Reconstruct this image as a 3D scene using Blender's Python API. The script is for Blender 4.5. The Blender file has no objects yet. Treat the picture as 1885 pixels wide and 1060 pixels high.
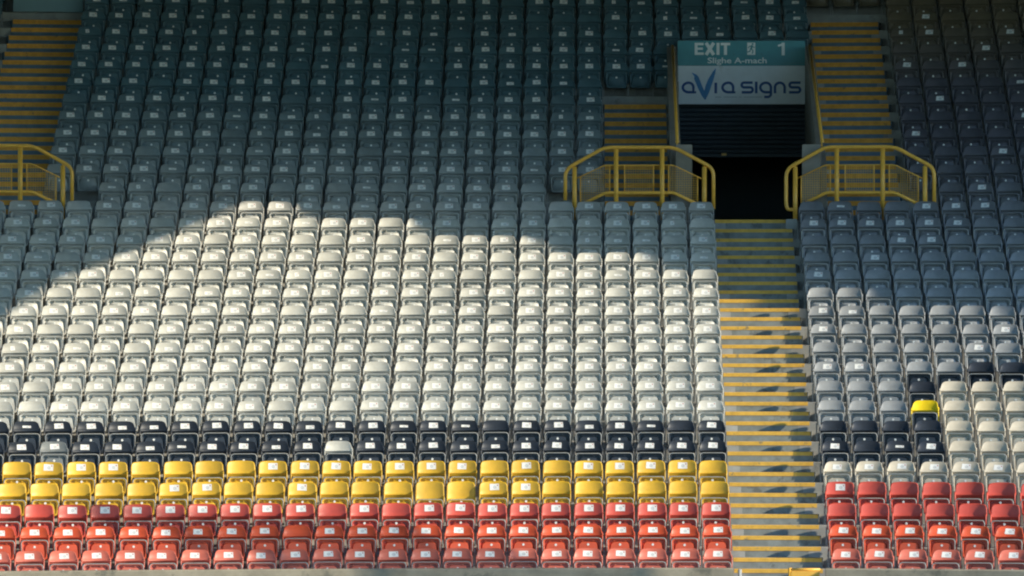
import bpy, math, random
from mathutils import Vector, Matrix

C = bpy.context.scene.collection
R = math.radians
random.seed(7)

# ------------------------------------------------------------------ camera, sky, sun
F_PX = 10254.5            # focal length in pixels of a 1885 px wide picture
XV = 1095.7
DEP = 85.609              # metres from the lens to the front row
RUN = 0.76                # depth of one row
ZC = 6.0                  # lens height above the pitch

cam_d = bpy.data.cameras.new('camera')
cam = bpy.data.objects.new('camera', cam_d); C.objects.link(cam)
cam_d.sensor_width = 36; cam_d.lens = 36 * F_PX / 1885
cam_d.clip_start = 0.5; cam_d.clip_end = 3000
cam.location = (0, 0, ZC)
cam.rotation_euler = (R(90), 0, 0)
cam_d.shift_x = -(XV - 942.5) / 1885
bpy.context.scene.camera = cam

SUN_E, SUN_A = 24.3, 67.0  # elevation; azimuth to the right of straight-out-of-the-stand
TO_SUN = Vector((math.cos(R(SUN_E)) * math.sin(R(SUN_A)), -math.cos(R(SUN_E)) * math.cos(R(SUN_A)), math.sin(R(SUN_E))))
w = bpy.data.worlds.new('World'); bpy.context.scene.world = w; w.use_nodes = True
nt = w.node_tree; bg = nt.nodes['Background']
sky = nt.nodes.new('ShaderNodeTexSky'); sky.sky_type = 'NISHITA'; sky.sun_disc = False
sky.sun_elevation = R(SUN_E); sky.sun_rotation = R(180 - SUN_A)
sky.dust_density = 0.3; sky.ozone_density = 3.0; sky.sun_intensity = 1.0
tn_ = nt.nodes.new('ShaderNodeVectorMath'); tn_.operation = 'MULTIPLY'; tn_.inputs[1].default_value = (0.75, 0.985, 1.10)
nt.links.new(sky.outputs['Color'], tn_.inputs[0]); nt.links.new(tn_.outputs[0], bg.inputs['Color']); bg.inputs['Strength'].default_value = 0.15
sl = bpy.data.lights.new('sun', 'SUN'); sl.energy = 3.8; sl.angle = R(0.5); sl.color = (1.0, 0.885, 0.68)
so = bpy.data.objects.new('sun', sl); C.objects.link(so)
so.rotation_euler = TO_SUN.to_track_quat('Z', 'Y').to_euler(); so.location = (60, 30, 60)
vs = bpy.context.scene.view_settings
vs.view_transform = 'Standard'; vs.look = 'None'; vs.gamma = 1; vs.use_curve_mapping = False
vs.exposure = 0.85
bpy.context.scene.cycles.filter_width = 2.1

# ------------------------------------------------------------------ layout of the stand
def off(X):
    return -0.00979 * min(X - 1, 0) ** 2 - 0.02 * max(X - 1, 0) ** 2
def ang(X):
    return math.atan(-0.01958 * min(X - 1, 0) - 0.04 * max(X - 1, 0))
def P(X, Y, Z):                       # Y straight depth, Z relative to the lens
    return Vector((X, Y + off(X), Z + ZC))
def back_top(r):
    if r == 0: return -4.01
    if r <= 18: return -3.681 + (r - 1) * 0.3065
    return 1.53 + (r - 18) * 0.342
H = 0.66
def T(r): return (-3.988 - H + r * 0.3065) if r <= 18 else (1.53 - H + (r - 18) * 0.342)   # tread level
def YF(r): return DEP + RUN * r - 0.43                                                     # front edge of a tread
def CX(c): return 1.887 - 0.5 * c          # left block column
def KX(k): return 3.855 + 0.506 * k        # right block column
def px(X, r): 
    return XV + F_PX * X / (DEP + RUN * r + off(X))

# ------------------------------------------------------------------ materials
def mat(name, col, rough=0.6, var=0.12, scale=8.0, spec=0.5, bump=0.0, objrand=0.0, attr=False, coat=0.0, stain=None):
    m = bpy.data.materials.new(name); m.use_nodes = True
    n = m.node_tree.nodes; l = m.node_tree.links; b = n['Principled BSDF']
    b.inputs['Roughness'].default_value = rough
    b.inputs['Specular IOR Level'].default_value = spec
    b.inputs['Coat Weight'].default_value = coat
    tc0 = n.new('ShaderNodeTexCoord'); oi0 = n.new('ShaderNodeObjectInfo')
    ad0 = n.new('ShaderNodeVectorMath'); ad0.operation = 'MULTIPLY_ADD'; ad0.inputs[1].default_value = (37, 53, 29)
    l.new(oi0.outputs['Random'], ad0.inputs[0]); l.new(tc0.outputs['Object'], ad0.inputs[2])
    class tc: outputs = {'Object': ad0.outputs[0]}
    nz = n.new('ShaderNodeTexNoise'); nz.inputs['Scale'].default_value = scale; nz.inputs['Detail'].default_value = 6
    nz.inputs['Roughness'].default_value = 0.62
    l.new(tc.outputs['Object'], nz.inputs['Vector'])
    mr = n.new('ShaderNodeMapRange'); mr.inputs[1].default_value = 0.3; mr.inputs[2].default_value = 0.7
    mr.inputs[3].default_value = 1 - var; mr.inputs[4].default_value = 1 + var
    l.new(nz.outputs['Fac'], mr.inputs['Value'])
    fac = mr.outputs['Result']
    if objrand:
        oi = n.new('ShaderNodeObjectInfo')
        m2 = n.new('ShaderNodeMapRange'); m2.inputs[3].default_value = 1 - objrand; m2.inputs[4].default_value = 1 + objrand
        l.new(oi.outputs['Random'], m2.inputs['Value'])
        mu = n.new('ShaderNodeMath'); mu.operation = 'MULTIPLY'
        l.new(fac, mu.inputs[0]); l.new(m2.outputs['Result'], mu.inputs[1]); fac = mu.outputs[0]
    mx = n.new('ShaderNodeVectorMath'); mx.operation = 'SCALE'
    if attr:
        a = n.new('ShaderNodeAttribute'); a.attribute_name = 'tint'
        l.new(a.outputs['Color'], mx.inputs[0])
    else:
        mx.inputs[0].default_value = col[:3]
    l.new(fac, mx.inputs['Scale'])
    out = mx.outputs[0]
    if stain:
        n2 = n.new('ShaderNodeTexNoise'); n2.inputs['Scale'].default_value = stain[1]; n2.inputs['Detail'].default_value = 8
        n2.inputs['Roughness'].default_value = 0.7
        l.new(tc.outputs['Object'], n2.inputs['Vector'])
        rp = n.new('ShaderNodeMapRange'); rp.inputs[1].default_value = stain[2]; rp.inputs[2].default_value = stain[2] + 0.07
        l.new(n2.outputs['Fac'], rp.inputs['Value'])
        mi = n.new('ShaderNodeMix'); mi.data_type = 'RGBA'
        l.new(rp.outputs['Result'], mi.inputs[0]); l.new(out, mi.inputs[6]); mi.inputs[7].default_value = (*stain[0], 1)
        out = mi.outputs[2]
    l.new(out, b.inputs['Base Color'])
    if bump:
        bp = n.new('ShaderNodeBump'); bp.inputs['Strength'].default_value = bump; bp.inputs['Distance'].default_value = 0.01
        l.new(nz.outputs['Fac'], bp.inputs['Height']); l.new(bp.outputs['Normal'], b.inputs['Normal'])
    return m

SEAT_COL = {
    'white': (0.455, 0.45, 0.415), 'grey': (0.25, 0.26, 0.27), 'cream': (0.49, 0.44, 0.355), 'slate': (0.19, 0.205, 0.21),
    'black': (0.026, 0.033, 0.046), 'yellow': (0.62, 0.37, 0.03), 'bright_yellow': (0.78, 0.55, 0.015),
    'red': (0.49, 0.068, 0.046), 'orange_red': (0.57, 0.085, 0.036), 'faded_red': (0.54, 0.14, 0.10),
}
SEAT_MAT = {k: mat(k + '_plastic', v, 0.42, 0.13, 5.0, 0.4, objrand=0.09) for k, v in SEAT_COL.items()}
SEAT_MAT['many'] = mat('row_tint_plastic', (0.3, 0.3, 0.3), 0.42, 0.13, 5.0, 0.4, attr=True)  # tint per row, including shade and sheen painted into the upper rows
M_STEEL = mat('galvanised_steel', (0.27, 0.27, 0.265), 0.5, 0.2, 14)
M_HOOP = mat('steel_hoop', (0.42, 0.42, 0.40), 0.35, 0.1, 14, 0.6)
M_BADGE = mat('white_badge', (0.75, 0.74, 0.70), 0.5, 0.03)
M_CONC = mat('terrace_concrete', (0.36, 0.355, 0.335), 0.9, 0.22, 2.2, 0.2, bump=0.3, stain=((0.22, 0.215, 0.20), 0.8, 0.56))
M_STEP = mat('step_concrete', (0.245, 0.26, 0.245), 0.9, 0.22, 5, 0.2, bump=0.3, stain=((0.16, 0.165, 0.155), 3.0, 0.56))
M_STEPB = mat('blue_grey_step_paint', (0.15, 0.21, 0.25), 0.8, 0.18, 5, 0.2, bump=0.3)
M_NOSEB = mat('shaded_nosing_paint', (0.74, 0.33, 0.04), 0.6, 0.16, 9, 0.4, stain=((0.34, 0.18, 0.06), 6.0, 0.60))  # shaded copy of the yellow nosing paint, warmed against blue sky light
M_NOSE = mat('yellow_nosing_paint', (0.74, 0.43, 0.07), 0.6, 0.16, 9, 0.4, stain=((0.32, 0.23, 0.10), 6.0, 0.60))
M_WALL = mat('wall_concrete', (0.29, 0.255, 0.195), 0.9, 0.22, 3, 0.2, bump=0.35, stain=((0.16, 0.15, 0.12), 1.1, 0.56))
M_PARA = mat('painted_grey_concrete', (0.27, 0.25, 0.215), 0.85, 0.12, 4, 0.2, bump=0.2)
M_RAIL = mat('yellow_rail_paint', (0.90, 0.47, 0.07), 0.4, 0.10, 12, 0.5, stain=((0.36, 0.20, 0.06), 9.0, 0.66))
M_TEAL = mat('teal_sign_film', (0.05, 0.26, 0.31), 0.4, 0.10, 2.5, stain=((0.05, 0.19, 0.22), 3.0, 0.62))
M_WHITE = mat('white_sign_panel', (0.70, 0.73, 0.77), 0.4, 0.08, 2.5, stain=((0.50, 0.52, 0.52), 2.6, 0.62))
M_NAVY = mat('navy_print', (0.02, 0.08, 0.27), 0.5, 0.03)
M_BLUE = mat('blue_print', (0.05, 0.22, 0.48), 0.5, 0.15, 6)
M_PRINT = mat('white_print', (0.78, 0.79, 0.78), 0.5, 0.02)
M_TAG = mat('grey_print', (0.42, 0.46, 0.52), 0.5, 0.02)
M_SHUT = mat('shutter_steel', (0.035, 0.05, 0.065), 0.55, 0.2, 5)
M_TUN = mat('unlit_tunnel_black', (0.012, 0.012, 0.014), 0.95, 0.1, 3, 0.1)  # near-black colour stands in for the darkness inside the tunnel
M_ROOF = mat('roof_sheet', (0.12, 0.125, 0.13), 0.7, 0.1, 1)
M_BWALL = mat('back_wall_cladding', (0.10, 0.13, 0.14), 0.7, 0.1, 1)
M_PANEL = mat('blue_grey_panel', (0.16, 0.27, 0.31), 0.6, 0.08, 2)
M_GRASS = mat('pitch_grass', (0.035, 0.075, 0.02), 0.9, 0.3, 0.7, 0.2)
M_APRON = mat('asphalt_track', (0.055, 0.055, 0.055), 0.9, 0.2, 1.5, 0.2)
M_BOX = mat('grey_steel_box', (0.36, 0.37, 0.37), 0.5, 0.1, 9)

def sticker_material():
    m = bpy.data.materials.new('printed_sticker'); m.use_nodes = True
    n = m.node_tree.nodes; l = m.node_tree.links; b = n['Principled BSDF']; b.inputs['Roughness'].default_value = 0.45
    uv = n.new('ShaderNodeUVMap'); uv.uv_map = 'UVMap'
    def blob(cx, cy, sx, sy, r0, r1):
        s = n.new('ShaderNodeVectorMath'); s.operation = 'SUBTRACT'; s.inputs[1].default_value = (cx, cy, 0); l.new(uv.outputs[0], s.inputs[0])
        d = n.new('ShaderNodeVectorMath'); d.operation = 'DIVIDE'; d.inputs[1].default_value = (sx, sy, 1); l.new(s.outputs[0], d.inputs[0])
        le = n.new('ShaderNodeVectorMath'); le.operation = 'LENGTH'; l.new(d.outputs[0], le.inputs[0])
        mr = n.new('ShaderNodeMapRange'); mr.inputs[1].default_value = r0; mr.inputs[2].default_value = r1
        mr.inputs[3].default_value = 1; mr.inputs[4].default_value = 0; l.new(le.outputs['Value'], mr.inputs['Value'])
        return mr.outputs['Result']
    def mix(f, a, c):
        x = n.new('ShaderNodeMix'); x.data_type = 'RGBA'; l.new(f, x.inputs[0])
        if isinstance(a, tuple): x.inputs[6].default_value = a
        else: l.new(a, x.inputs[6])
        x.inputs[7].default_value = c; return x.outputs[2]
    c = mix(blob(.52, .45, .22, .30, .7, 1.0), (.75, .745, .72, 1), (.50, .51, .52, 1))
    c = mix(blob(.50, .48, .10, .12, .6, 1.0), c, (.60, .60, .60, 1))
    c = mix(blob(.84, .74, .075, .13, .7, 1.0), c, (.45, .08, .07, 1))
    l.new(c, b.inputs['Base Color']); return m
M_STICK = sticker_material()

# ------------------------------------------------------------------ mesh helpers
class MB:
    def __init__(s): s.v = []; s.f = []; s.uv = {}
    def add(s, vs, fs):
        o = len(s.v); s.v += [tuple(v) for v in vs]; s.f += [tuple(i + o for i in f) for f in fs]
    def box(s, x0, x1, y0, y1, z0, z1, M=None):
        vs = [Vector((x, y, z)) for z in (z0, z1) for y in (y0, y1) for x in (x0, x1)]
        if M is not None: vs = [M @ v for v in vs]
        s.add(vs, [(0, 2, 3, 1), (4, 5, 7, 6), (0, 1, 5, 4), (2, 6, 7, 3), (0, 4, 6, 2), (1, 3, 7, 5)])
    def bbox(s, x0, x1, y0, y1, z0, z1, b=0.01):        # box whose long edges are chamfered
        pts = [(x0 + b, z0), (x1 - b, z0), (x1, z0 + b), (x1, z1 - b), (x1 - b, z1), (x0 + b, z1), (x0, z1 - b), (x0, z0 + b)]
        vs = [(x, y0, z) for x, z in pts] + [(x, y1, z) for x, z in pts]
        s.add(vs, [tuple(range(8)), tuple(range(15, 7, -1))] + [(i, i + 8, (i + 1) % 8 + 8, (i + 1) % 8) for i in range(8)])
    def tube(s, pts, rad, n=10, closed_ends=True):
        pts = [Vector(p) for p in pts]; rings = []
        up = None
        for i, p in enumerate(pts):
            a = pts[max(i - 1, 0)]; b = pts[min(i + 1, len(pts) - 1)]
            t = (b - a).normalized()
            if up is None: up = t.orthogonal().normalized()
            up = (up - t * up.dot(t)).normalized(); sd = t.cross(up)
            rings.append([p + up * (rad * math.cos(2 * math.pi * k / n)) + sd * (rad * math.sin(2 * math.pi * k / n)) for k in range(n)])
        vs = [q for r_ in rings for q in r_]; fs = []
        for i in range(len(pts) - 1):
            for k in range(n):
                k2 = (k + 1) % n
                fs.append((i * n + k, i * n + k2, (i + 1) * n + k2, (i + 1) * n + k))
        if closed_ends: fs += [tuple(range(n - 1, -1, -1)), tuple((len(pts) - 1) * n + k for k in range(n))]
        s.add(vs, fs)
    def ribbon(s, pts, wd, y, th=0.0):                   # flat stroke in the XZ plane
        pts = [Vector((p[0], p[1])) for p in pts]; L = []; Rr = []
        if not isinstance(wd, list):
            q = [pts[0]]
            for p in pts[1:]:
                if (p - q[-1]).length > 1e-4: q.append(p)
            pts = q
        closed = (pts[0] - pts[-1]).length < 1e-5
        n = len(pts)
        for i, p in enumerate(pts):
            if closed: a = pts[(i - 1) % (n - 1)]; b = pts[(i + 1) % (n - 1)] 
            else: a = pts[max(i - 1, 0)]; b = pts[min(i + 1, n - 1)]
            t = (b - a).normalized(); nn = Vector((-t.y, t.x)); ww = wd[i] if isinstance(wd, list) else wd
            L.append(p + nn * ww / 2); Rr.append(p - nn * ww / 2)
        vs = [(q.x, y, q.y) for q in L] + [(q.x, y, q.y) for q in Rr]
        s.add(vs, [(i, i + 1, n + i + 1, n + i) for i in range(n - 1)])
    def mesh(s, name, m, smooth=False):
        me = bpy.data.meshes.new(name); me.from_pydata(s.v, [], s.f)
        for mm in (m if isinstance(m, list) else [m]): me.materials.append(mm)
        if smooth:
            for p in me.polygons: p.use_smooth = True
        me.update(); return me

def link(name, me, parent=None, loc=None, rot=None):
    o = bpy.data.objects.new(name, me); C.objects.link(o)
    if parent: o.parent = parent
    if loc is not None: o.location = loc
    if rot is not None: o.rotation_euler = rot
    return o
def tag(o, label, cat, group=None):
    o['label'] = label; o['category'] = cat
    if group: o['group'] = group
    return o
def empty(name, loc, rz=0.0):
    o = bpy.data.objects.new(name, None); C.objects.link(o); o.location = loc; o.rotation_euler = (0, 0, rz)
    o.empty_display_size = 0.2; return o
def structure(o): o['kind'] = 'structure'; return o
def recalc(me):
    import bmesh
    b = bmesh.new(); b.from_mesh(me); bmesh.ops.recalc_face_normals(b, faces=b.faces); b.to_mesh(me); b.free()

# ------------------------------------------------------------------ ground
g = MB(); g.add([(-1500, -1500, -0.02), (1500, -1500, -0.02), (1500, 1500, -0.02), (-1500, 1500, -0.02)], [(0, 1, 2, 3)])
structure(link('ground', g.mesh('ground', M_APRON)))
g = MB(); g.add([(-60, 8, 0.0), (50, 8, 0.0), (50, 78, 0.0), (-60, 78, 0.0)], [(0, 1, 2, 3)])
structure(link('pitch', g.mesh('pitch', M_GRASS)))

# ------------------------------------------------------------------ terrace
VX0, VX1 = 1.53, 4.02                 # the exit passage cut into the terrace
NR = 35
def xs_range(a, b, step=0.5):
    n = max(1, math.ceil((b - a) / step)); return [a + (b - a) * i / n for i in range(n + 1)]
tm = MB()
def strip(a, b, p0, p1):
    xs = xs_range(a, b)
    vs = [P(x, *p0) for x in xs] + [P(x, *p1) for x in xs]; n = len(xs)
    tm.add(vs, [(i, i + 1, n + i + 1, n + i) for i in range(n - 1)])
XL, XR = -16.0, 12.0
for r in range(NR):
    segs = [(XL, XR)] if (r <= 19 or r >= 28) else [(XL, VX0), (VX1, XR)]
    rs = [(XL, XR)] if (r <= 19 or r >= 29) else [(XL, VX0), (VX1, XR)]
    for a, b in segs: strip(a, b, (YF(r), T(r)), (YF(r + 1), T(r)))
    for a, b in rs:
        strip(a, b, (YF(r), (T(r - 1) if r else -ZC)), (YF(r), T(r)))
structure(link('concrete_terrace', tm.mesh('concrete_terrace', M_CONC)))

# unseen back wall, added to darken the upper rows, and roof of the stand
bw = MB()
xs = xs_range(-18, 14, 1.0)
vs = [P(x, YF(NR), T(NR - 1) - 0.05) for x in xs] + [P(x, YF(NR), 9.2) for x in xs] + [P(x, YF(NR) + .3, 9.2) for x in xs] + [P(x, YF(NR) + .3, -ZC) for x in xs]
n = len(xs)
bw.add(vs, [(k * n + i, k * n + i + 1, (k + 1) * n + i + 1, (k + 1) * n + i) for k in range(3) for i in range(n - 1)])
tag(link('back_wall', bw.mesh('back_wall', M_BWALL)), 'unseen cladding wall added behind the highest row to darken the seats', 'wall')

ROOF_Z = 8.6
def shade_pt(pxx, pyy):
    """the seat top that shows at this spot of the row plan, carried up to the eave along the sunlight"""
    best = min(range(0, 31), key=lambda r: abs((530 - F_PX * back_top(r) / (DEP + RUN * r)) - pyy))
    r0 = best; z0 = 530 - F_PX * back_top(r0) / (DEP + RUN * r0)
    z1 = 530 - F_PX * back_top(r0 + 1) / (DEP + RUN * (r0 + 1))
    r = r0 + (pyy - z0) / (z1 - z0)
    bt = back_top(r0) + (back_top(r0 + 1) - back_top(r0)) * (r - r0)
    Y = DEP + RUN * r; X = (pxx - XV) * Y / F_PX
    X = (pxx - XV) * (Y + off(X)) / F_PX
    p = P(X, Y, bt); s = (ROOF_Z + ZC - p.z) / TO_SUN.z
    return p + TO_SUN * s
edge_px = [(-330, 900), (-60, 640), (50, 555), (130, 505), (235, 465), (305, 437), (385, 402), (480, 358), (530, 362), (585, 386), (760, 398), (830, 420), (1000, 440), (1150, 462), (1290, 485), (1500, 512), (1700, 545), (1885, 568)]
ed = [shade_pt(*e) for e in edge_px]
d = (ed[-1] - ed[-5]).normalized(); ed.append(ed[-1] + d * 16)
d0 = (ed[0] - ed[1]).normalized(); ed.insert(0, ed[0] + d0 * 10)
poly = [(ed[0].x - 45, ed[0].y)] + [(p.x, p.y) for p in ed] + [(ed[-1].x, 118.0), (ed[0].x - 45.0, 118.0)]
rm = MB(); n = len(poly)
rm.add([(x, y, ROOF_Z + ZC) for x, y in poly] + [(x, y, ROOF_Z + ZC + 0.45) for x, y in poly],
       [tuple(range(n)), tuple(range(2 * n - 1, n - 1, -1))] + [(i, (i + 1) % n, (i + 1) % n + n, i + n) for i in range(n)])
me = rm.mesh('stand_roof', M_ROOF); recalc(me)
tag(link('stand_roof', me), 'grey cantilever roof shading the upper rows of the stand', 'roof')

# ------------------------------------------------------------------ front walls
def front_wall(a, b, label):
    fw = MB(); xs = xs_range(a, b, 0.45); n = len(xs)
    prof = [(YF(0) - .3 - .22, -ZC), (YF(0) - .3 - .22, -4.275), (YF(0) - .3 - .205, -4.26), (YF(0) - .3 - .035, -4.26), (YF(0) - .3 - .02, -4.275), (YF(0) - .3 - .02, -4.9)]
    vs = [P(x, y, z) for y, z in prof for x in xs]
    fs = [(k * n + i, k * n + i + 1, (k + 1) * n + i + 1, (k + 1) * n + i) for k in range(5) for i in range(n - 1)]
    fs += [tuple(k * n for k in range(6)), tuple(k * n + n - 1 for k in range(5, -1, -1))]
    fw.add(vs, fs); me = fw.mesh('front_wall', M_WALL); recalc(me)
    return tag(link('front_wall', me), label, 'wall')
front_wall(XL, 2.10, 'long weathered concrete wall in front of the left seat block')
front_wall(3.50, XR, 'weathered concrete wall in front of the right seat block')

# ------------------------------------------------------------------ stairs
def stairs(X0, X1, r_from, r_to, label, nh=.052, sm_=None, nm_=None):
    Xc = (X0 + X1) / 2
    root = empty('stairway', P(Xc, YF(r_from), T(r_from)), ang(Xc)); tag(root, label, 'stairs', 'stepped aisles with yellow edges')
    hw = (X1 - X0) / 2
    sm = MB(); sm.box(-hw, hw, -0.006, 0.384, -0.165, 0.004); sme = sm.mesh('step', sm_ or M_STEP)
    nm = MB()
    nm.add([(-hw + .01, -.012, -nh), (hw - .01, -.012, -nh), (hw - .01, -.012, .004), (hw - .01, -.008, .009), (-hw + .01, -.008, .009), (-hw + .01, -.012, .004),
            (-hw + .01, .05, .009), (hw - .01, .05, .009), (-hw + .01, .05, -.002), (hw - .01, .05, -.002), (-hw + .01, -.002, -nh), (hw - .01, -.002, -nh)],
           [(0, 1, 2, 5), (5, 2, 3, 4), (4, 3, 7, 6), (6, 7, 9, 8), (0, 10, 11, 1), (0, 5, 4, 6, 8, 10), (1, 11, 9, 7, 3, 2)])
    nme = nm.mesh('nosing', nm_ or M_NOSE)
    inv = Matrix.Rotation(-ang(Xc), 4, 'Z')
    r = r_from
    while r <= r_to + 1e-6:
        ri = math.floor(r + 1e-6); half = abs(r - ri) > .25
        z = T(ri) + (T(ri + 1) - T(ri)) * .5 if half else T(ri)
        y = YF(ri) + (RUN * .5 if half else 0)
        s = link('step', sme, root, inv @ (P(Xc, y, z) - P(Xc, YF(r_from), T(r_from))))
        link('nosing', nme, s)
        r += .5
    return root
stairs(2.13, 3.52, 0, 19, 'long grey central stair with yellow step edges rising to the dark exit')
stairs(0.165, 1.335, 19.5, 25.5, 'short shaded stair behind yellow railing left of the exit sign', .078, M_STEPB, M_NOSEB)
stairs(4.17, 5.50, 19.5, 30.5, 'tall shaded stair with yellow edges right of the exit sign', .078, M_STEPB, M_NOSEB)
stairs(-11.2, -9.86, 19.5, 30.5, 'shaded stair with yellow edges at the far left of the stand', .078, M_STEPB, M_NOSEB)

# ------------------------------------------------------------------ exit passage
Y0 = YF(19)
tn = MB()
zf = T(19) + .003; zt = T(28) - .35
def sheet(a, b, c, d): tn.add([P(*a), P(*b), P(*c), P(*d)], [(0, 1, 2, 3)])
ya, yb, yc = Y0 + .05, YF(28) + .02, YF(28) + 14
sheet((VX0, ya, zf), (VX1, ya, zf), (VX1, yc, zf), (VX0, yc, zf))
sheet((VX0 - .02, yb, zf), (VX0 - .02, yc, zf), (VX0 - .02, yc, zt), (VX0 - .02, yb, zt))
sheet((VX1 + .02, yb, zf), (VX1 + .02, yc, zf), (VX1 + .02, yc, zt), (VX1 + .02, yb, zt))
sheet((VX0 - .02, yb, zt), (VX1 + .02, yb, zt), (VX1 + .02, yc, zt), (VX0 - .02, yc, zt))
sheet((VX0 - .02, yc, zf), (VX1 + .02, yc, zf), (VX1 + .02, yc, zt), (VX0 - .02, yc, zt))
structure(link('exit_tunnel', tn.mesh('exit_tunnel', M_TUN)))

def parapet(x0, x1, label):
    m = MB(); y1 = YF(28) - .03
    prof = [(Y0 + .35, T(19) - .3), (Y0 + .35, T(19) + .95), (YF(27.5), T(27) + .65), (y1, T(27) + .65), (y1, T(19) - .3)]
    vs = [P(x0, y, z) for y, z in prof] + [P(x1, y, z) for y, z in prof]; n = 5
    m.add(vs, [tuple(range(n)), tuple(range(2 * n - 1, n - 1, -1))] + [(i, (i + 1) % n, (i + 1) % n + n, i + n) for i in range(n)])
    me = m.mesh('parapet_wall', M_PARA); recalc(me)
    return tag(link('parapet_wall', me), label, 'wall', 'sloping walls beside the exit')
parapet(1.365, 1.545, 'sloping grey wall along the left side of the exit passage')
parapet(4.0, 4.15, 'sloping grey wall along the right side of the exit passage')

def pier(x0, x1, label):
    xc = (x0 + x1) / 2; hw = (x1 - x0) / 2
    m = MB(); m.bbox(-hw, hw, 0, .3, -.3, 2.57 - T(19), .012); me = m.mesh('concrete_pier', M_PARA); recalc(me)
    tag(link('concrete_pier', me, None, P(xc, Y0 + .22, T(19)), (0, 0, ang(xc))), label, 'pillar', 'concrete piers at the exit mouth')
pier(1.445, 1.737, 'square grey concrete pier at the left of the dark exit')
pier(3.70, 4.02, 'square grey concrete pier at the right of the dark exit')

# roller shutter
YS = YF(28) + .25
sh = empty('roller_shutter', P((VX0 + VX1) / 2, YS, 2.55), ang(2.7) * .0); tag(sh, 'dark ribbed roller shutter half lowered under the exit sign', 'shutter')
cur = MB(); N = 12; zz = 0.02; hh = 1.05 / N
prof = []
for i in range(N):
    b = zz + i * hh
    prof += [(0.0, b), (-.02, b + hh * .25), (-.024, b + hh * .5), (-.02, b + hh * .8), (0.004, b + hh * .96)]
prof.append((0.0, zz + N * hh))
hw = (VX1 - VX0) / 2
cur.add([(-hw, y, z) for y, z in prof] + [(hw, y, z) for y, z in prof], [(i, i + len(prof), i + 1 + len(prof), i + 1) for i in range(len(prof) - 1)])
me = cur.mesh('curtain', M_SHUT); link('curtain', me, sh)
bb = MB(); bb.bbox(-hw, hw, -.045, .03, -.045, .02, .01); me = bb.mesh('bottom_bar', M_SHUT); recalc(me); bar = link('bottom_bar', me, sh)
hb = MB(); hb.bbox(-.07, .03, -.075, -.048, -.02, .03, .008); me = hb.mesh('handle', M_RAIL); recalc(me); link('handle', me, bar, (-.29, 0, 0))

# ------------------------------------------------------------------ exit sign
SY = YF(28) - .06
SXC = (1365.5 - XV) * (SY + off(2.78)) / F_PX
SC = (SY + off(2.78)) / F_PX                   # metres per picture pixel on the board
sz = (530 - 133) * SC
sign = empty('exit_sign', (SXC, SY + off(2.78), sz + ZC), 0.0)
tag(sign, 'exit board with teal upper band and white blue lettered panel over doorway', 'sign')
def S(u, v):                                   # a spot on the board
    return ((1220 + u / 4.817 - 1365.5) * SC, (133 - (60 + v / 4.817)) * SC)
def board(name, v0, v1, m):
    x0, z1 = S(133, v0); x1, z0 = S(1262, v1)
    b = MB(); b.bbox(x0, x1, 0, .05, z0, z1, .006); me = b.mesh(name, m); recalc(me); return link(name, me, sign)
ex = board('exit_panel', 72, 292, M_TEAL)
ad = board('advert_panel', 293.5, 634, M_WHITE)
def text(body, u0, u1, vb, vt, m, parent, bold=0.0):
    cu = bpy.data.curves.new('lettering', 'FONT'); cu.body = body; cu.size = 1; cu.offset = bold; cu.resolution_u = 4
    o = bpy.data.objects.new('lettering', cu); C.objects.link(o)
    dg = bpy.context.evaluated_depsgraph_get()
    me = bpy.data.meshes.new_from_object(o.evaluated_get(dg)); bpy.data.objects.remove(o)
    xsv = [v.co.x for v in me.vertices]; ysv = [v.co.y for v in me.vertices]
    ax, bx, ay, by = min(xsv), max(xsv), min(ysv), max(ysv)
    (X0, Z0), (X1, Z1) = S(u0, vb), S(u1, vt)
    for v in me.vertices:
        v.co = (X0 + (v.co.x - ax) / (bx - ax) * (X1 - X0), -.003, Z0 + (v.co.y - ay) / (by - ay) * (Z1 - Z0))
    me.materials.clear(); me.materials.append(m); me.name = 'lettering'
    return link('lettering', me, parent)
text('Slighe A-mach', 398, 922, 290 - 2, 220, M_PRINT, ex, .02)
def strokes(name, L, m, parent, y=-.003):
    b = MB()
    for k, (pts, wd) in enumerate(L):
        q = [S(*p) for p in pts]
        ww = [x / 4.817 * SC for x in wd] if isinstance(wd, list) else wd / 4.817 * SC
        b.ribbon(q, ww, y - k * .0004)
    return link(name, b.mesh(name, m), parent)
def arc(cx, cy, rx, ry, a0, a1, n=18):
    return [(cx + rx * math.cos(R(a0 + (a1 - a0) * i / n)), cy + ry * math.sin(R(a0 + (a1 - a0) * i / n))) for i in range(n + 1)]
strokes('lettering', [([(1068, 88), (1068, 201)], 27), ([(1062, 92), (1050, 108), (1022, 117)], [10, 17, 17])], M_PRINT, ex)
for L_ in ([([(296, 90), (296, 197)], 26), ([(296, 101), (362, 101)], 22), ([(296, 142), (356, 142)], 20), ([(296, 186), (364, 186)], 22)],
           [([(384, 90), (452, 197)], 30), ([(452, 90), (384, 197)], 30)],
           [([(490, 90), (490, 197)], 27)], [([(514, 101), (598, 101)], 22), ([(556, 101), (556, 197)], 27)]):
    strokes('lettering', L_, M_PRINT, ex)
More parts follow.
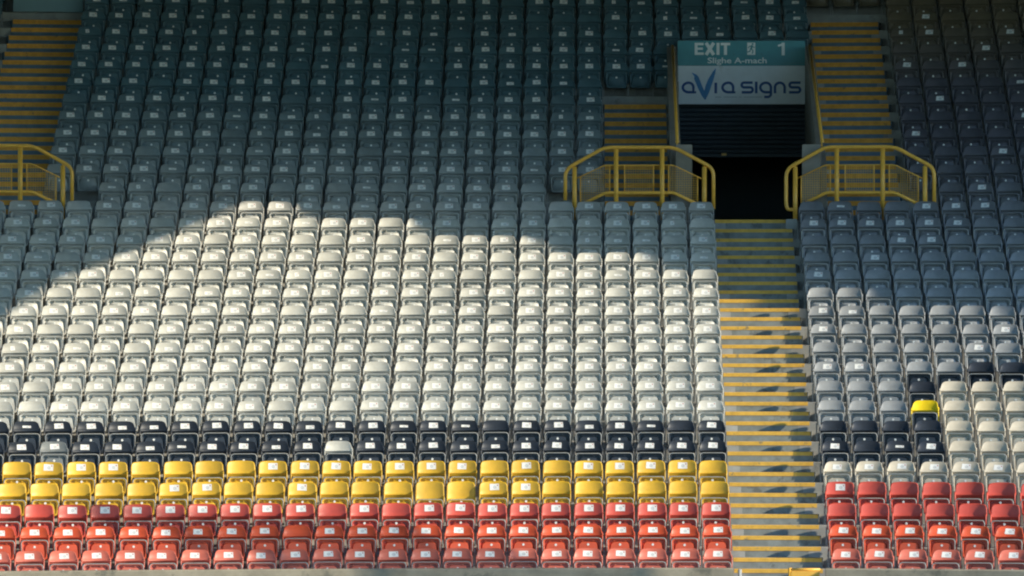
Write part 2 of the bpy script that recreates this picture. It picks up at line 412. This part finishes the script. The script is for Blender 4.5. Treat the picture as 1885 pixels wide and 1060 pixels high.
# running figure: white door leaf panel with the figure in teal
strokes('pictogram', [([(785, 88), (785, 197)], 72)], M_PRINT, ex)
strokes('pictogram', [(arc(797, 101, 4, 4, 0, 360), 9), ([(793, 112), (782, 145)], 17), ([(790, 116), (768, 122), (757, 137)], 8), ([(793, 116), (806, 132), (817, 128)], 8),
                      ([(783, 142), (800, 158), (795, 187)], 10), ([(780, 142), (772, 166), (750, 172)], 10)], M_TEAL, ex, -.005)
LW = 23
for L_ in [
    ([(283, 528)] + [(230, 528)] + arc(230, 486, 52, 42, 90, 270) + arc(230, 486, 42, 42, 270, 360) + [(272, 528), (296, 528)], LW),
    ([(470, 443), (470, 538)], LW + 1),
    ([(632, 528), (582, 528)] + arc(582, 486, 52, 42, 90, 270) + arc(582, 486, 42, 42, 270, 360) + [(624, 528), (645, 528)], LW),
    ([(797, 443), (722, 443)] + arc(722, 464, 22, 21, 270, 90) + [(775, 485)] + arc(775, 507, 22, 22, -90, 90) + [(700, 529)], LW),
    ([(829, 434), (829, 538)], LW + 1),
    ([(962, 528), (915, 528)] + arc(915, 486, 50, 42, 90, 270) + arc(915, 486, 44, 42, 270, 360) + [(959, 535)] + arc(930, 540, 29, 30, 0, 90) + [(900, 570)], LW),
    ([(995, 538), (995, 486)] + arc(1038, 486, 43, 42, 180, 360) + [(1081, 538)], LW),
    ([(1222, 443), (1147, 443)] + arc(1147, 464, 22, 21, 270, 90) + [(1196, 485)] + arc(1196, 507, 22, 22, -90, 90) + [(1120, 529)], LW)]:
    strokes('lettering', [L_], M_NAVY, ad)
strokes('emblem', [([(258, 355), (290, 380), (298, 400), (330, 480), (360, 545), (378, 592)], [3, 26, 44, 42, 40, 14]),
                   ([(470, 316), (455, 352), (425, 420), (402, 480), (388, 530), (376, 590)], [3, 26, 46, 50, 44, 10])], M_BLUE, ad)
strokes('tagline', [([(x, 571), (x + wd_, 571)], 7) for x, wd_ in ((462, 58), (540, 120), (674, 26), (716, 166))], M_TAG, ad)

# ------------------------------------------------------------------ railings
def bend(pts, rad=.09, n=5):
    out = [Vector(pts[0])]
    for i in range(1, len(pts) - 1):
        a, b, c = Vector(pts[i - 1]), Vector(pts[i]), Vector(pts[i + 1])
        d1 = (a - b); d2 = (c - b); l1 = min(rad, d1.length * .45); l2 = min(rad, d2.length * .45)
        p0 = b + d1.normalized() * l1; p2 = b + d2.normalized() * l2
        for k in range(n + 1):
            t = k / n; out.append(p0 * (1 - t) ** 2 + b * (2 * t * (1 - t)) + p2 * t * t)
    out.append(Vector(pts[-1])); return out
RS = 1 / 103.3
def rl(u, v): return ((u - 1177.0) * RS, 0, (530 - v) * RS - T(19))
def railing(Xc, label, hook=False):
    root = empty('guard_railing', P(Xc, Y0 + .05, T(19)), ang(Xc)); tag(root, label, 'railing', 'yellow tubular guard railings')
    m = MB(); left = [rl(1040, 368)] if not hook else [rl(1054, 385), rl(1040, 385)]
    m.tube(bend(left + [rl(1040, 311), rl(1113, 270), rl(1241, 270), rl(1314, 309), rl(1314, 384)], .14), .034, 12)
    link('top_rail', m.mesh('top_rail', M_RAIL, True), root)
    for u, v in ((1057, 306), (1134, 273), (1219, 273), (1297, 306)):
        m = MB(); x, y, z = rl(u, v); m.tube([(x, 0, -.02 if not (u == 1057 and hook) else -.3), (x, 0, z)], .042, 14)
        m.tube([(x, 0, z), (x, 0, z + (.09 if v > 290 else .03))], .012, 6)
        link('post', m.mesh('post', M_RAIL, True), root)
    m = MB(); m.tube(bend([rl(1074, 374), rl(1115, 354), rl(1240, 354), rl(1282, 374)], .05), .03, 10)
    link('lower_rail', m.mesh('lower_rail', M_RAIL, True), root)
    m = MB(); m.tube(bend([rl(1062, 327), rl(1113, 303), rl(1240, 303), rl(1292, 328)], .04), .011, 8)
    link('middle_rail', m.mesh('middle_rail', M_RAIL, True), root)
    def ztop(u): return 303 + max(0, 1113 - u) * .47 + max(0, u - 1240) * .48
    def zbot(u): return min(374, 354 + max(0, 1115 - u) * .49 + max(0, u - 1240) * .48)
    for u in (1068, 1122, 1149.5, 1203, 1231, 1284.5):
        m = MB(); a = rl(u, ztop(u)); b = rl(u, zbot(u)); m.tube([a, b], .011, 8); link('bar', m.mesh('bar', M_RAIL, True), root)
    for u0, u1 in ((1068, 1122), (1149.5, 1203), (1231, 1284.5)):
        m = MB(); u = u0 + 3.4
        while u < u1 - 1:
            a = rl(u, ztop(u)); b = rl(u, zbot(u)); m.tube([(a[0], .012, a[2]), (b[0], .012, b[2])], .0032, 4, False); u += 4.3
        v = 306
        while v < 374:
            us = [q for q in [u0 + i * .5 for i in range(int((u1 - u0) * 2) + 1)] if ztop(q) <= v <= zbot(q)]
            if us:
                a = rl(us[0], v); b = rl(us[-1], v); m.tube([(a[0], .018, a[2]), (b[0], .018, b[2])], .0032, 4, False)
            v += 4.3
        link('mesh_panel', m.mesh('mesh_panel', M_RAIL), root)
    return root
railing((1177 - XV) * (Y0 + .1) / F_PX, 'yellow guard railing with mesh panels left of the dark exit')
railing((1583 - XV) * (Y0 - .2) / F_PX, 'yellow guard railing with mesh panels right of the dark exit', True)
railing((-5 - XV) * (Y0 - 1.25) / F_PX, 'yellow guard railing with mesh panels cut off at the left edge')

def handrail(X, label):
    root = empty('handrail', P(X, Y0 + .7, 2.5)); tag(root, label, 'handrail', 'sloping yellow handrails beside the sign')
    o = P(X, Y0 + .7, 2.5)
    a = P(X, Y0 + .6, 2.64) - o; b = P(X, YF(28) - .35, 4.61) - o
    m = MB(); m.tube([a, b], .03, 10); m.tube([a + Vector((0, 0, 0)), a + Vector((0, .01, -.02))], .037, 10); link('rail', m.mesh('rail', M_RAIL, True), root)
    for t in (.04, .35, .68, .97):
        q = a.lerp(b, t); m = MB(); m.tube([q, q + Vector((0, .03, -.2))], .014, 6); link('bracket', m.mesh('bracket', M_RAIL, True), root)
handrail(1.475, 'sloping yellow handrail on the wall left of the exit sign')
handrail(4.075, 'sloping yellow handrail on the wall right of the exit sign')

# made-up slatted shade caster, out of view, that dims the lowest rows
sb = empty('shade_slats', (14.0, 78.0, 0.0)); tag(sb, 'added slatted shade caster on two tall posts, unseen beside the pitch', 'screen')
m = MB(); m.bbox(-2.45, 2.45, -.012, .012, 0, .05, .004); sme = m.mesh('slat', M_ROOF)
for i in range(32): link('slat', sme, sb, (0, 0, 8.5 + i * .125))
for q in (-2.2, 2.2):
    m = MB(); m.tube([(q, .1, -.1), (q, .1, 12.5)], .05, 12); link('post', m.mesh('post', M_STEEL, True), sb)
# steel box at the foot of the right railing
m = MB(); m.bbox(-.1, .1, 0, .16, -.02, .36, .012); me = m.mesh('junction_box', M_BOX); recalc(me)
tag(link('junction_box', me, None, P(3.50, YF(19) - .22, T(18) + .0), (0, 0, ang(3.5))), 'small pale grey steel box at the top of the central stair', 'box')

# teal panel above the far left stair
m = MB(); m.bbox(-.67, .67, 0, .06, 0, 1.3, .01)
me = m.mesh('wall_panel', M_PANEL); recalc(me)
tag(link('wall_panel', me, None, P(-10.53, YF(31) - .2, T(30.5) + .17), (0, 0, ang(-10.5))), 'flat blue grey panel at the head of the far left stair', 'panel')

# low yellow gate and pale post where the central stair meets the front wall
gr = empty('low_gate', P(3.19, YF(0) - .4, -4.7), ang(3.2)); tag(gr, 'low yellow gate leaf at the foot of the central stair', 'gate')
m = MB(); m.bbox(-.21, .22, -.03, .03, -.9, .40, .012); me = m.mesh('leaf', M_RAIL); recalc(me); link('leaf', me, gr)
m = MB(); m.tube([(-.23, 0, -1.2), (-.23, 0, .445)], .028, 10); link('post', m.mesh('post', M_RAIL, True), gr)
m = MB(); m.tube([(-.23, -.004, .42), (.23, -.004, .42)], .022, 10); link('top_bar', m.mesh('top_bar', M_RAIL, True), gr)
m = MB(); m.tube([(0, 0, -1.4), (0, 0, .42)], .03, 12)
tag(link('gate_post', m.mesh('gate_post', M_BOX, True), None, P(2.2, YF(0) - .4, -4.7)), 'short pale post at the left foot of the central stair', 'post')

# ------------------------------------------------------------------ the seat
def backrest(kind):
    A = kind == 'A'
    Wb, Wt = (.223, .203) if A else (.222, .213)
    z0, z1 = (.515, .66) if A else (.482, .672)
    if kind == 'C': z0 = .40
    rc = .078 if A else .05
    lean = .07 if A else .03
    conc = .060 if A else .055
    roll = .034 if A else .006
    us = [-1, -.93, -.84, -.7, -.5, -.25, 0, .25, .5, .7, .84, .93, 1]
    vs_ = [0, .08, .2, .36, .54, .70, .84, .94, 1]
    def pt(u, v):
        x = u * (Wb + (Wt - Wb) * v)
        e = max(0, (abs(x) - (Wt - rc)) / rc); e = min(1, e)
        drop = rc * (1 - math.sqrt(max(0, 1 - e * e)))
        dome = .004 * u * u if A else .016 * u * u
        zt = z1 - drop - dome
        z = z0 + v * (zt - z0)
        vv = (z - z0) / (z1 - z0)
        y = lean * (vv - 1) - conc * u * u + roll * max(0, vv) ** 5 - (.02 if A else .0)
        y -= .010 * max(0, 1 - vv / .2) ** 1.5
        return (x, y, z)
    m = MB(); nu, nv = len(us), len(vs_)
    F = [pt(u, v) for v in vs_ for u in us]
    m.add(F, [(j * nu + i, j * nu + i + 1, (j + 1) * nu + i + 1, (j + 1) * nu + i) for j in range(nv - 1) for i in range(nu - 1)])
    loop = [i for i in range(nu)] + [j * nu + nu - 1 for j in range(1, nv)] + [(nv - 1) * nu + i for i in range(nu - 2, -1, -1)] + [j * nu for j in range(nv - 2, 0, -1)]
    L = len(loop); prev = loop
    ud = .042 if A else .055                     # how far the moulding tucks under at the bottom
    for (o, dy, dn, db) in ((.006, .003, .006, .004), (.011, .012, .018, .020), (.008, .036, .050, .050)):
        base = len(m.v)
        for k, q in enumerate(loop):
            x, y, z = F[q]; sx = max(-1, min(1, x / Wb)); dx = o * (abs(sx) ** 3) * (1 if x > 0 else -1)
            bottom = k < nu
            if bottom: m.v.append((x + dx * .5, y + dn, z - ud * (dn / .05)))
            else: m.v.append((x + dx, y + dy, z + (o if z > z0 + (z1 - z0) * .45 else 0)))
        cur = list(range(base, base + L))
        m.f += [(prev[i], cur[i], cur[(i + 1) % L], prev[(i + 1) % L]) for i in range(L)]
        prev = cur
    bk = len(m.v)
    m.v += [(x * .97, y + .014, z0 + .004 + (z - z0) * .97) for x, y, z in F]
    m.f += [(bk + (j + 1) * nu + i, bk + (j + 1) * nu + i + 1, bk + j * nu + i + 1, bk + j * nu + i) for j in range(nv - 1) for i in range(nu - 1)]
    # side wings that carry the pan
    for s in (-1, 1):
        x0, x1 = sorted((s * .212, s * .228))
        m.add([(x0, -.13, .27), (x1, -.13, .27), (x1, -.07, .27), (x0, -.07, .27), (x0, -.15, z0 + .03), (x1, -.15, z0 + .03), (x1, -.08, z0 + .05), (x0, -.08, z0 + .05)],
              [(0, 1, 5, 4), (1, 2, 6, 5), (2, 3, 7, 6), (3, 0, 4, 7), (0, 3, 2, 1), (4, 5, 6, 7)])
    return m, pt
PZ1 = {'A': .474, 'B': .424, 'C': .40}
def pan(kind):
    m = MB(); Wt, Wb, z0, z1, rc = .202, .190, .175, PZ1[kind], .05
    out = [(-Wb + .03, z0), (Wb - .03, z0), (Wb, z0 + .03)]
    out += [(Wt - rc + rc * math.cos(R(a)), z1 - rc + rc * math.sin(R(a))) for a in (0, 22, 45, 68, 90)]
    out += [(-(Wt - rc) - rc * math.sin(R(a)), z1 - rc + rc * math.cos(R(a))) for a in (0, 22, 45, 68, 90)]
    out += [(-Wb, z0 + .03)]
    L = len(out); cz = (z0 + z1) / 2; hz = (z1 - z0) / 2
    def yv(z): return -.018 * (1 - (z - z0) / (z1 - z0))
    rings = [(0, -.112), (0, -.176), (.004, -.183), (.012, -.184), (.022, -.180), (.027, -.128)]
    for ins, y in rings:
        m.v += [(x * (1 - ins / .19), y + yv(z), cz + (z - cz) * (1 - ins / hz)) for x, z in out]
    for k in range(len(rings) - 1):
        m.f += [(k * L + i, k * L + (i + 1) % L, (k + 1) * L + (i + 1) % L, (k + 1) * L + i) for i in range(L)]
    m.f += [tuple((len(rings) - 1) * L + i for i in range(L)), tuple(i for i in range(L - 1, -1, -1))]
    # raised panel of the underside, rounded at its upper corners, and two hinge bosses above it
    ph = z1 - .072; pw = .135
    def prof(e): 
        q = [(-(pw + .035) - e, .20 - e), ((pw + .035) + e, .20 - e)]
        q += [(pw - .04 + (.04 + e) * math.cos(R(t)), ph - .04 + (.04 + e) * math.sin(R(t))) for t in (5, 35, 65, 90)]
        q += [(-(pw - .04) - (.04 + e) * math.sin(R(t)), ph - .04 + (.04 + e) * math.cos(R(t))) for t in (0, 25, 55, 85)]
        return q
    o_ = prof(.018); i_ = prof(0); n_ = len(o_); base = len(m.v)
    m.v += [(x, -.125 + yv(z), z) for x, z in o_] + [(x, -.168 + yv(z), z) for x, z in i_]
    m.f += [(base + k, base + (k + 1) % n_, base + n_ + (k + 1) % n_, base + n_ + k) for k in range(n_)] + [tuple(base + n_ + k for k in range(n_))]
    for x in (-.088, .082): m.box(x - .013, x + .013, -.165, -.126, z1 - .052, z1 - .038)
    m.tube([(-.2, -.10, .20), (.2, -.10, .20)], .012, 6)
    return m
def sticker(pt, cx, cz, w_, h_, rot):
    m = MB(); us = [-1, -.33, .33, 1]; ws = [-1, 0, 1]; uvs = []
    ca, sa = math.cos(rot), math.sin(rot)
    for b in ws:
        for a in us:
            x = cx + (a * w_ * ca - b * h_ * sa) / 2; z = cz + (a * w_ * sa + b * h_ * ca) / 2
            u = x / .206; lo, hi = 0.0, 1.0
            for _ in range(14):
                mid = (lo + hi) / 2
                if pt(u, mid)[2] < z: lo = mid
                else: hi = mid
            q = pt(u, (lo + hi) / 2); m.v.append((q[0], q[1] - .0038, q[2])); uvs.append(((a + 1) / 2, (b + 1) / 2))
    m.f = [(j * 4 + i, j * 4 + i + 1, (j + 1) * 4 + i + 1, (j + 1) * 4 + i) for j in range(2) for i in range(3)]
    return m, uvs
def badge():
    m = MB(); n = 8
    m.v = [(0.019 * math.cos(2 * math.pi * k / n), -.1775, .372 + 0.019 * math.sin(2 * math.pi * k / n)) for k in range(n)]
    m.f = [tuple(range(n))]; return m
def hoop(kind):                           # bright steel hoop that edges the tipped-up pan
    Wt, z1, rc = .206, PZ1[kind], .052
    pts = [(Wt - .006, .27), (Wt, z1 - rc)]
    pts += [(Wt - rc + rc * math.cos(R(t)), z1 - rc + rc * math.sin(R(t))) for t in (30, 60, 90)]
    pts = pts + [(-x, z) for x, z in pts[::-1]]
    m = MB(); m.tube([(x, -.186 - .018 * (z1 - z) / .25, z) for x, z in pts], .0062, 5)
    return m
def leg():                                # flat post with a forward arm at the pivot, one outline pushed through
    prof = [(-.06, 0), (-.005, 0), (-.005, .30), (-.06, .30), (-.06, .216), (-.10, .212), (-.10, .19), (-.06, .18)]
    m = MB(); n = len(prof)
    m.add([(-.01, y, z) for y, z in prof] + [(.01, y, z) for y, z in prof], [tuple(range(n)), tuple(range(2 * n - 1, n - 1, -1))] + [(i, (i + 1) % n, (i + 1) % n + n, i + n) for i in range(n)])
    return m
BACK = {}; BPT = {}
for k in 'ABC': BACK[k], BPT[k] = backrest(k)
PAN = {k: pan(k) for k in 'ABC'}; BADGE = badge(); LEG = leg(); HOOP = {k: hoop(k) for k in 'ABC'}
STK = {k: [sticker(BPT[k], cx, cz + (.004 if k != 'A' else 0), ww, hh_ * (1.2 if k != 'A' else 1), ro) for cx, cz, ww, hh_, ro in
           ((.005, .590, .14, .084, 0), (.018, .593, .14, .082, .03), (-.008, .585, .136, .080, -.03), (.012, .570, .13, .055, .02), (.0, .594, .142, .084, -.05), (-.03, .588, .07, .07, .06), (.01, .582, .13, .034, -.02))] for k in 'ABC'}
# per-colour mesh data for the separate seats
def recm(mb, name, m, smooth=True):
    me = mb.mesh(name, m, smooth); recalc(me); return me
DATA = {}
def data(part, kind, colour):
    key = (part, kind, colour)
    if key not in DATA:
        if part == 'backrest': DATA[key] = recm(BACK[kind], 'backrest', SEAT_MAT[colour])
        elif part == 'pan': 
            me = recm(PAN[kind], 'seat_pan', SEAT_MAT[colour], False); DATA[key] = me
        elif part == 'hoop': DATA[key] = recm(HOOP[kind], 'hoop', M_HOOP, True)
        elif part == 'badge': DATA[key] = recm(BADGE, 'badge', M_BADGE, False)
        elif part == 'frame': DATA[key] = recm(LEG, 'support_leg', M_STEEL, False)
        elif part == 'sticker':
            mb, uvs = STK[kind][colour]; me = mb.mesh('sticker', M_STICK, True)
            ul = me.uv_layers.new(name='UVMap')
            for lp in me.loops: ul.data[lp.index].uv = uvs[lp.vertex_index]
            DATA[key] = me
    return DATA[key]

# stickers seen in the nearer rows
L4 = {1, 2, 3, 4, 6, 8, 9, 10, 11, 12, 13, 14, 19, 20, 21}
L3 = {6, 7, 13, 16, 17}
NO2 = {10, 12, 21}; NO1 = {13}; NO6 = {1, 7}
def seat_spec(r, blk, c):
    """shape, back colour, pan colour, sticker"""
    rnd = random.random()
    if blk == 'L':
        if r == 0: return 'A', 'faded_red', 'faded_red', True
        if r == 1: return 'A', 'orange_red', 'orange_red', c not in NO1
        if r == 2: return 'B', 'red', 'red', c not in NO2
        if r == 3: return ('C' if c in (8, 9) else 'B'), 'yellow', 'yellow', c in L3
        if r == 4: return 'B', 'yellow', 'yellow', c in L4
        if r == 5: return 'A', ('white' if c == 12 else 'slate' if c == 21 else 'black'), ('slate' if c == 21 else 'black'), c != 12
        if r == 6: return 'A', 'black', 'black', c not in NO6
        return 'A', 'white', 'white', rnd < (.8 if r < 20 else .86)
    if r == 0: return 'A', 'faded_red', 'faded_red', True
    if r == 1: return 'A', 'orange_red', 'orange_red', True
    if r == 2: return 'B', 'red', 'red', False
    if r == 3: return 'B', 'red', 'red', c == 0
    if r == 4: return 'A', 'cream', 'cream', True
    if r in (5, 6):
        return ('A', 'black', 'black', r == 5 and c != 1) if c < 4 else ('A', 'cream', 'cream', False)
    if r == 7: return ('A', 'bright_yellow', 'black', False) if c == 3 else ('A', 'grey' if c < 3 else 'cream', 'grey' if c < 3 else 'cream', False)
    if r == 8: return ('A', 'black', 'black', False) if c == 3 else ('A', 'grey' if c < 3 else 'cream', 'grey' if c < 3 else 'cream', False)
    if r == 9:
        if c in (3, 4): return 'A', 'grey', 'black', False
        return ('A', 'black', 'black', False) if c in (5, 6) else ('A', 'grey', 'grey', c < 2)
    known = {10: {5}, 11: {0, 6}, 12: {0, 1}, 13: set(), 14: {0}, 15: {2}, 16: {3, 4}, 17: {0, 1, 2, 3, 4, 5}, 18: {1, 4, 5, 6}}
    return 'A', 'grey', 'grey', (c in known[r]) if r in known else rnd < .33
ORD = ['front', 'second', 'third', 'fourth', 'fifth', 'sixth', 'seventh', 'eighth', 'ninth', 'tenth', 'eleventh', 'twelfth', 'thirteenth', 'fourteenth', 'fifteenth', 'sixteenth',
       'seventeenth', 'eighteenth', 'nineteenth', 'twentieth', 'twenty-first', 'twenty-second', 'twenty-third', 'twenty-fourth', 'twenty-fifth', 'twenty-sixth', 'twenty-seventh']
def exists(r, blk, c):
    if blk == 'L':
        if r <= 18: return 0 <= c <= 30
        if r == 19: return 6 <= c <= 21
        if r <= 25: return 4 <= c <= 23 or (c in (27, 28, 29) and r >= 20)
        if r <= 27: return 1 <= c <= 23 or c in (27, 28, 29)
        return -4 <= c <= 23 or c in (27, 28, 29)
    if r <= 18: return 0 <= c <= 13
    if r == 19: return 5 <= c <= 13
    if r <= 30: return 4 <= c <= 13
    return 1 <= c <= 13
slots = []
for r in range(0, 32):
    for blk, rng in (('L', range(-4, 32)), ('R', range(0, 14))):
        for c in rng:
            if exists(r, blk, c):
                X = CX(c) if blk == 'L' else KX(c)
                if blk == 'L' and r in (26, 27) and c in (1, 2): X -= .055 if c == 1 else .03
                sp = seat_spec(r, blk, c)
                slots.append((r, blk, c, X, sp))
def seat_label(r, blk, c, sp, stick):
    col = {'faded_red': 'pinkish red', 'orange_red': 'orange red', 'red': 'deep red', 'bright_yellow': 'bright yellow'}.get(sp[1], sp[1])
    if sp[1] != sp[2]: col = col + ' backed ' + sp[2]
    row = 'front row' if r == 0 else ORD[r] + ' row up'
    pos = ('first' if c == 0 else ORD[c]) + (' left' if blk == 'L' else ' right') + ' of central stair'
    extra = ' with white sticker' if stick else ''
    return f'{col} folding seat{extra}, {row}, {pos}'
GROUPS = {'faded_red': 'red seats in the lowest rows', 'orange_red': 'red seats in the lowest rows', 'red': 'red seats in the lowest rows', 'yellow': 'yellow seats in two rows',
          'bright_yellow': 'yellow seats in two rows', 'black': 'black seats', 'white': 'white seats', 'slate': 'black seats', 'grey': 'pale grey seats', 'cream': 'cream seats'}
single = 0
rest = []
for (r, blk, c, X, sp) in slots:
    xx = px(X, r)
    if not (r <= 9 and -28 < xx < 1912 and single < 300):
        rest.append((r, blk, c, X, sp)); continue
    single += 1
    kind, bc, pc, stick = sp
    rot = ang(X) + random.gauss(0, .02)
    root = empty('folding_seat', P(X + random.gauss(0, .004), DEP + RUN * r, back_top(r) - H + random.gauss(0, .003)), rot)
    tag(root, seat_label(r, blk, c, sp, stick), 'seat', GROUPS[bc])
    tilt = random.gauss(0, .02)
    b = link('backrest', data('backrest', kind, bc), root); b.rotation_euler.x = random.gauss(0, .02)
    if stick: link('sticker', data('sticker', kind, random.choice((0, 0, 0, 0, 1, 1, 2, 2, 4, 4) if r not in (5, 6) else (0, 1, 2, 3, 4, 6))), b)
    p = link('seat_pan', data('pan', kind, pc), root)
    link('badge', data('badge', '', ''), p); link('hoop', data('hoop', kind, ''), p)
    for q in (-.238, .238): link('support_leg', data('frame', '', ''), root, (q, 0, 0))
print('single seats', single, 'rest', len(rest))

# the remaining seats, joined
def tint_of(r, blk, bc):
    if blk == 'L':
        base = Vector(SEAT_COL[bc]) if r < 18 else Vector((.40, .395, .375)).lerp(Vector((.078, .142, .170)), min(1, (r - 18) / 7) ** .7)  # upper rows: less faded dark plastic, plus blue roof shade put into the tint
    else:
        base = Vector(SEAT_COL[bc]) if r < 14 else Vector(SEAT_COL['grey']).lerp(Vector((.088, .084, .10)), min(1, (r - 14) / 8)).lerp(Vector((.15, .12, .08)), max(0, min(1, (r - 25) / 4)))  # painted shade darkens rows upwards; warm sheen painted into the top rows
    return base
V = []; Fc = []; MI = []; TI = []; UV = []
def put(mb, M4, mi, tint, uvs=None):
    o = len(V)
    for v in mb.v: 
        q = M4 @ Vector(v); V.append((q.x, q.y, q.z)); TI.append(tint)
    UV.extend(uvs if uvs else [(0, 0)] * len(mb.v))
    for f in mb.f: Fc.append(tuple(i + o for i in f)); MI.append(mi)
# outward winding is needed once only: take it from the recalculated meshes
class Plain: pass
def plain(me):
    p = Plain(); p.v = [v.co.copy() for v in me.vertices]; p.f = [tuple(q.vertices) for q in me.polygons]; return p
pb = {k: plain(data('backrest', k, 'white')) for k in 'AB'}; pp = {k: plain(data('pan', k, 'white')) for k in 'AB'}; pg = plain(data('badge', '', '')); ph_ = {k: plain(data('hoop', k, '')) for k in 'AB'}; pf = plain(data('frame', '', ''))
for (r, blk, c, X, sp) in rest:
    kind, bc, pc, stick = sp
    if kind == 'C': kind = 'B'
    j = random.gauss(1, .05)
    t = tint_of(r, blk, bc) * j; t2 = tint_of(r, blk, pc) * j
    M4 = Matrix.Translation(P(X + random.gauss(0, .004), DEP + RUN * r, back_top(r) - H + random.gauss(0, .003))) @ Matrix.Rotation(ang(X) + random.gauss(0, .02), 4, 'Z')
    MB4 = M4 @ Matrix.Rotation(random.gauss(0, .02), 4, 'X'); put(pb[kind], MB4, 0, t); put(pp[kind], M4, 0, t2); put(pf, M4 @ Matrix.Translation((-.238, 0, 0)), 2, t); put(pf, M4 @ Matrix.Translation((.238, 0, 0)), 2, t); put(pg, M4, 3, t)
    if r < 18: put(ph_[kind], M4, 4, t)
    if stick:
        mb, uvs = STK[kind][random.choice((0, 0, 0, 0, 1, 1, 2, 2, 3, 4, 4, 5, 6))]
        put(mb, MB4, 1, t, uvs)
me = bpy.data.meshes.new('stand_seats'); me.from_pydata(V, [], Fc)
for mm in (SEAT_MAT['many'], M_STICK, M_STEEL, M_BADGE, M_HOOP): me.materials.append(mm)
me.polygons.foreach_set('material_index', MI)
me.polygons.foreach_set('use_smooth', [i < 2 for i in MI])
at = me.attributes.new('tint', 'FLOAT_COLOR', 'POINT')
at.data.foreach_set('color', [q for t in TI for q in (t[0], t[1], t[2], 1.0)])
ul = me.uv_layers.new(name='UVMap')
li = [0] * len(me.loops); me.loops.foreach_get('vertex_index', li)
ul.data.foreach_set('uv', [q for i in li for q in UV[i]])
me.update()
o = link('stand_seats', me); o['kind'] = 'stuff'
tag(o, 'rows of white and shaded grey folding seats filling the upper stand', 'seats')
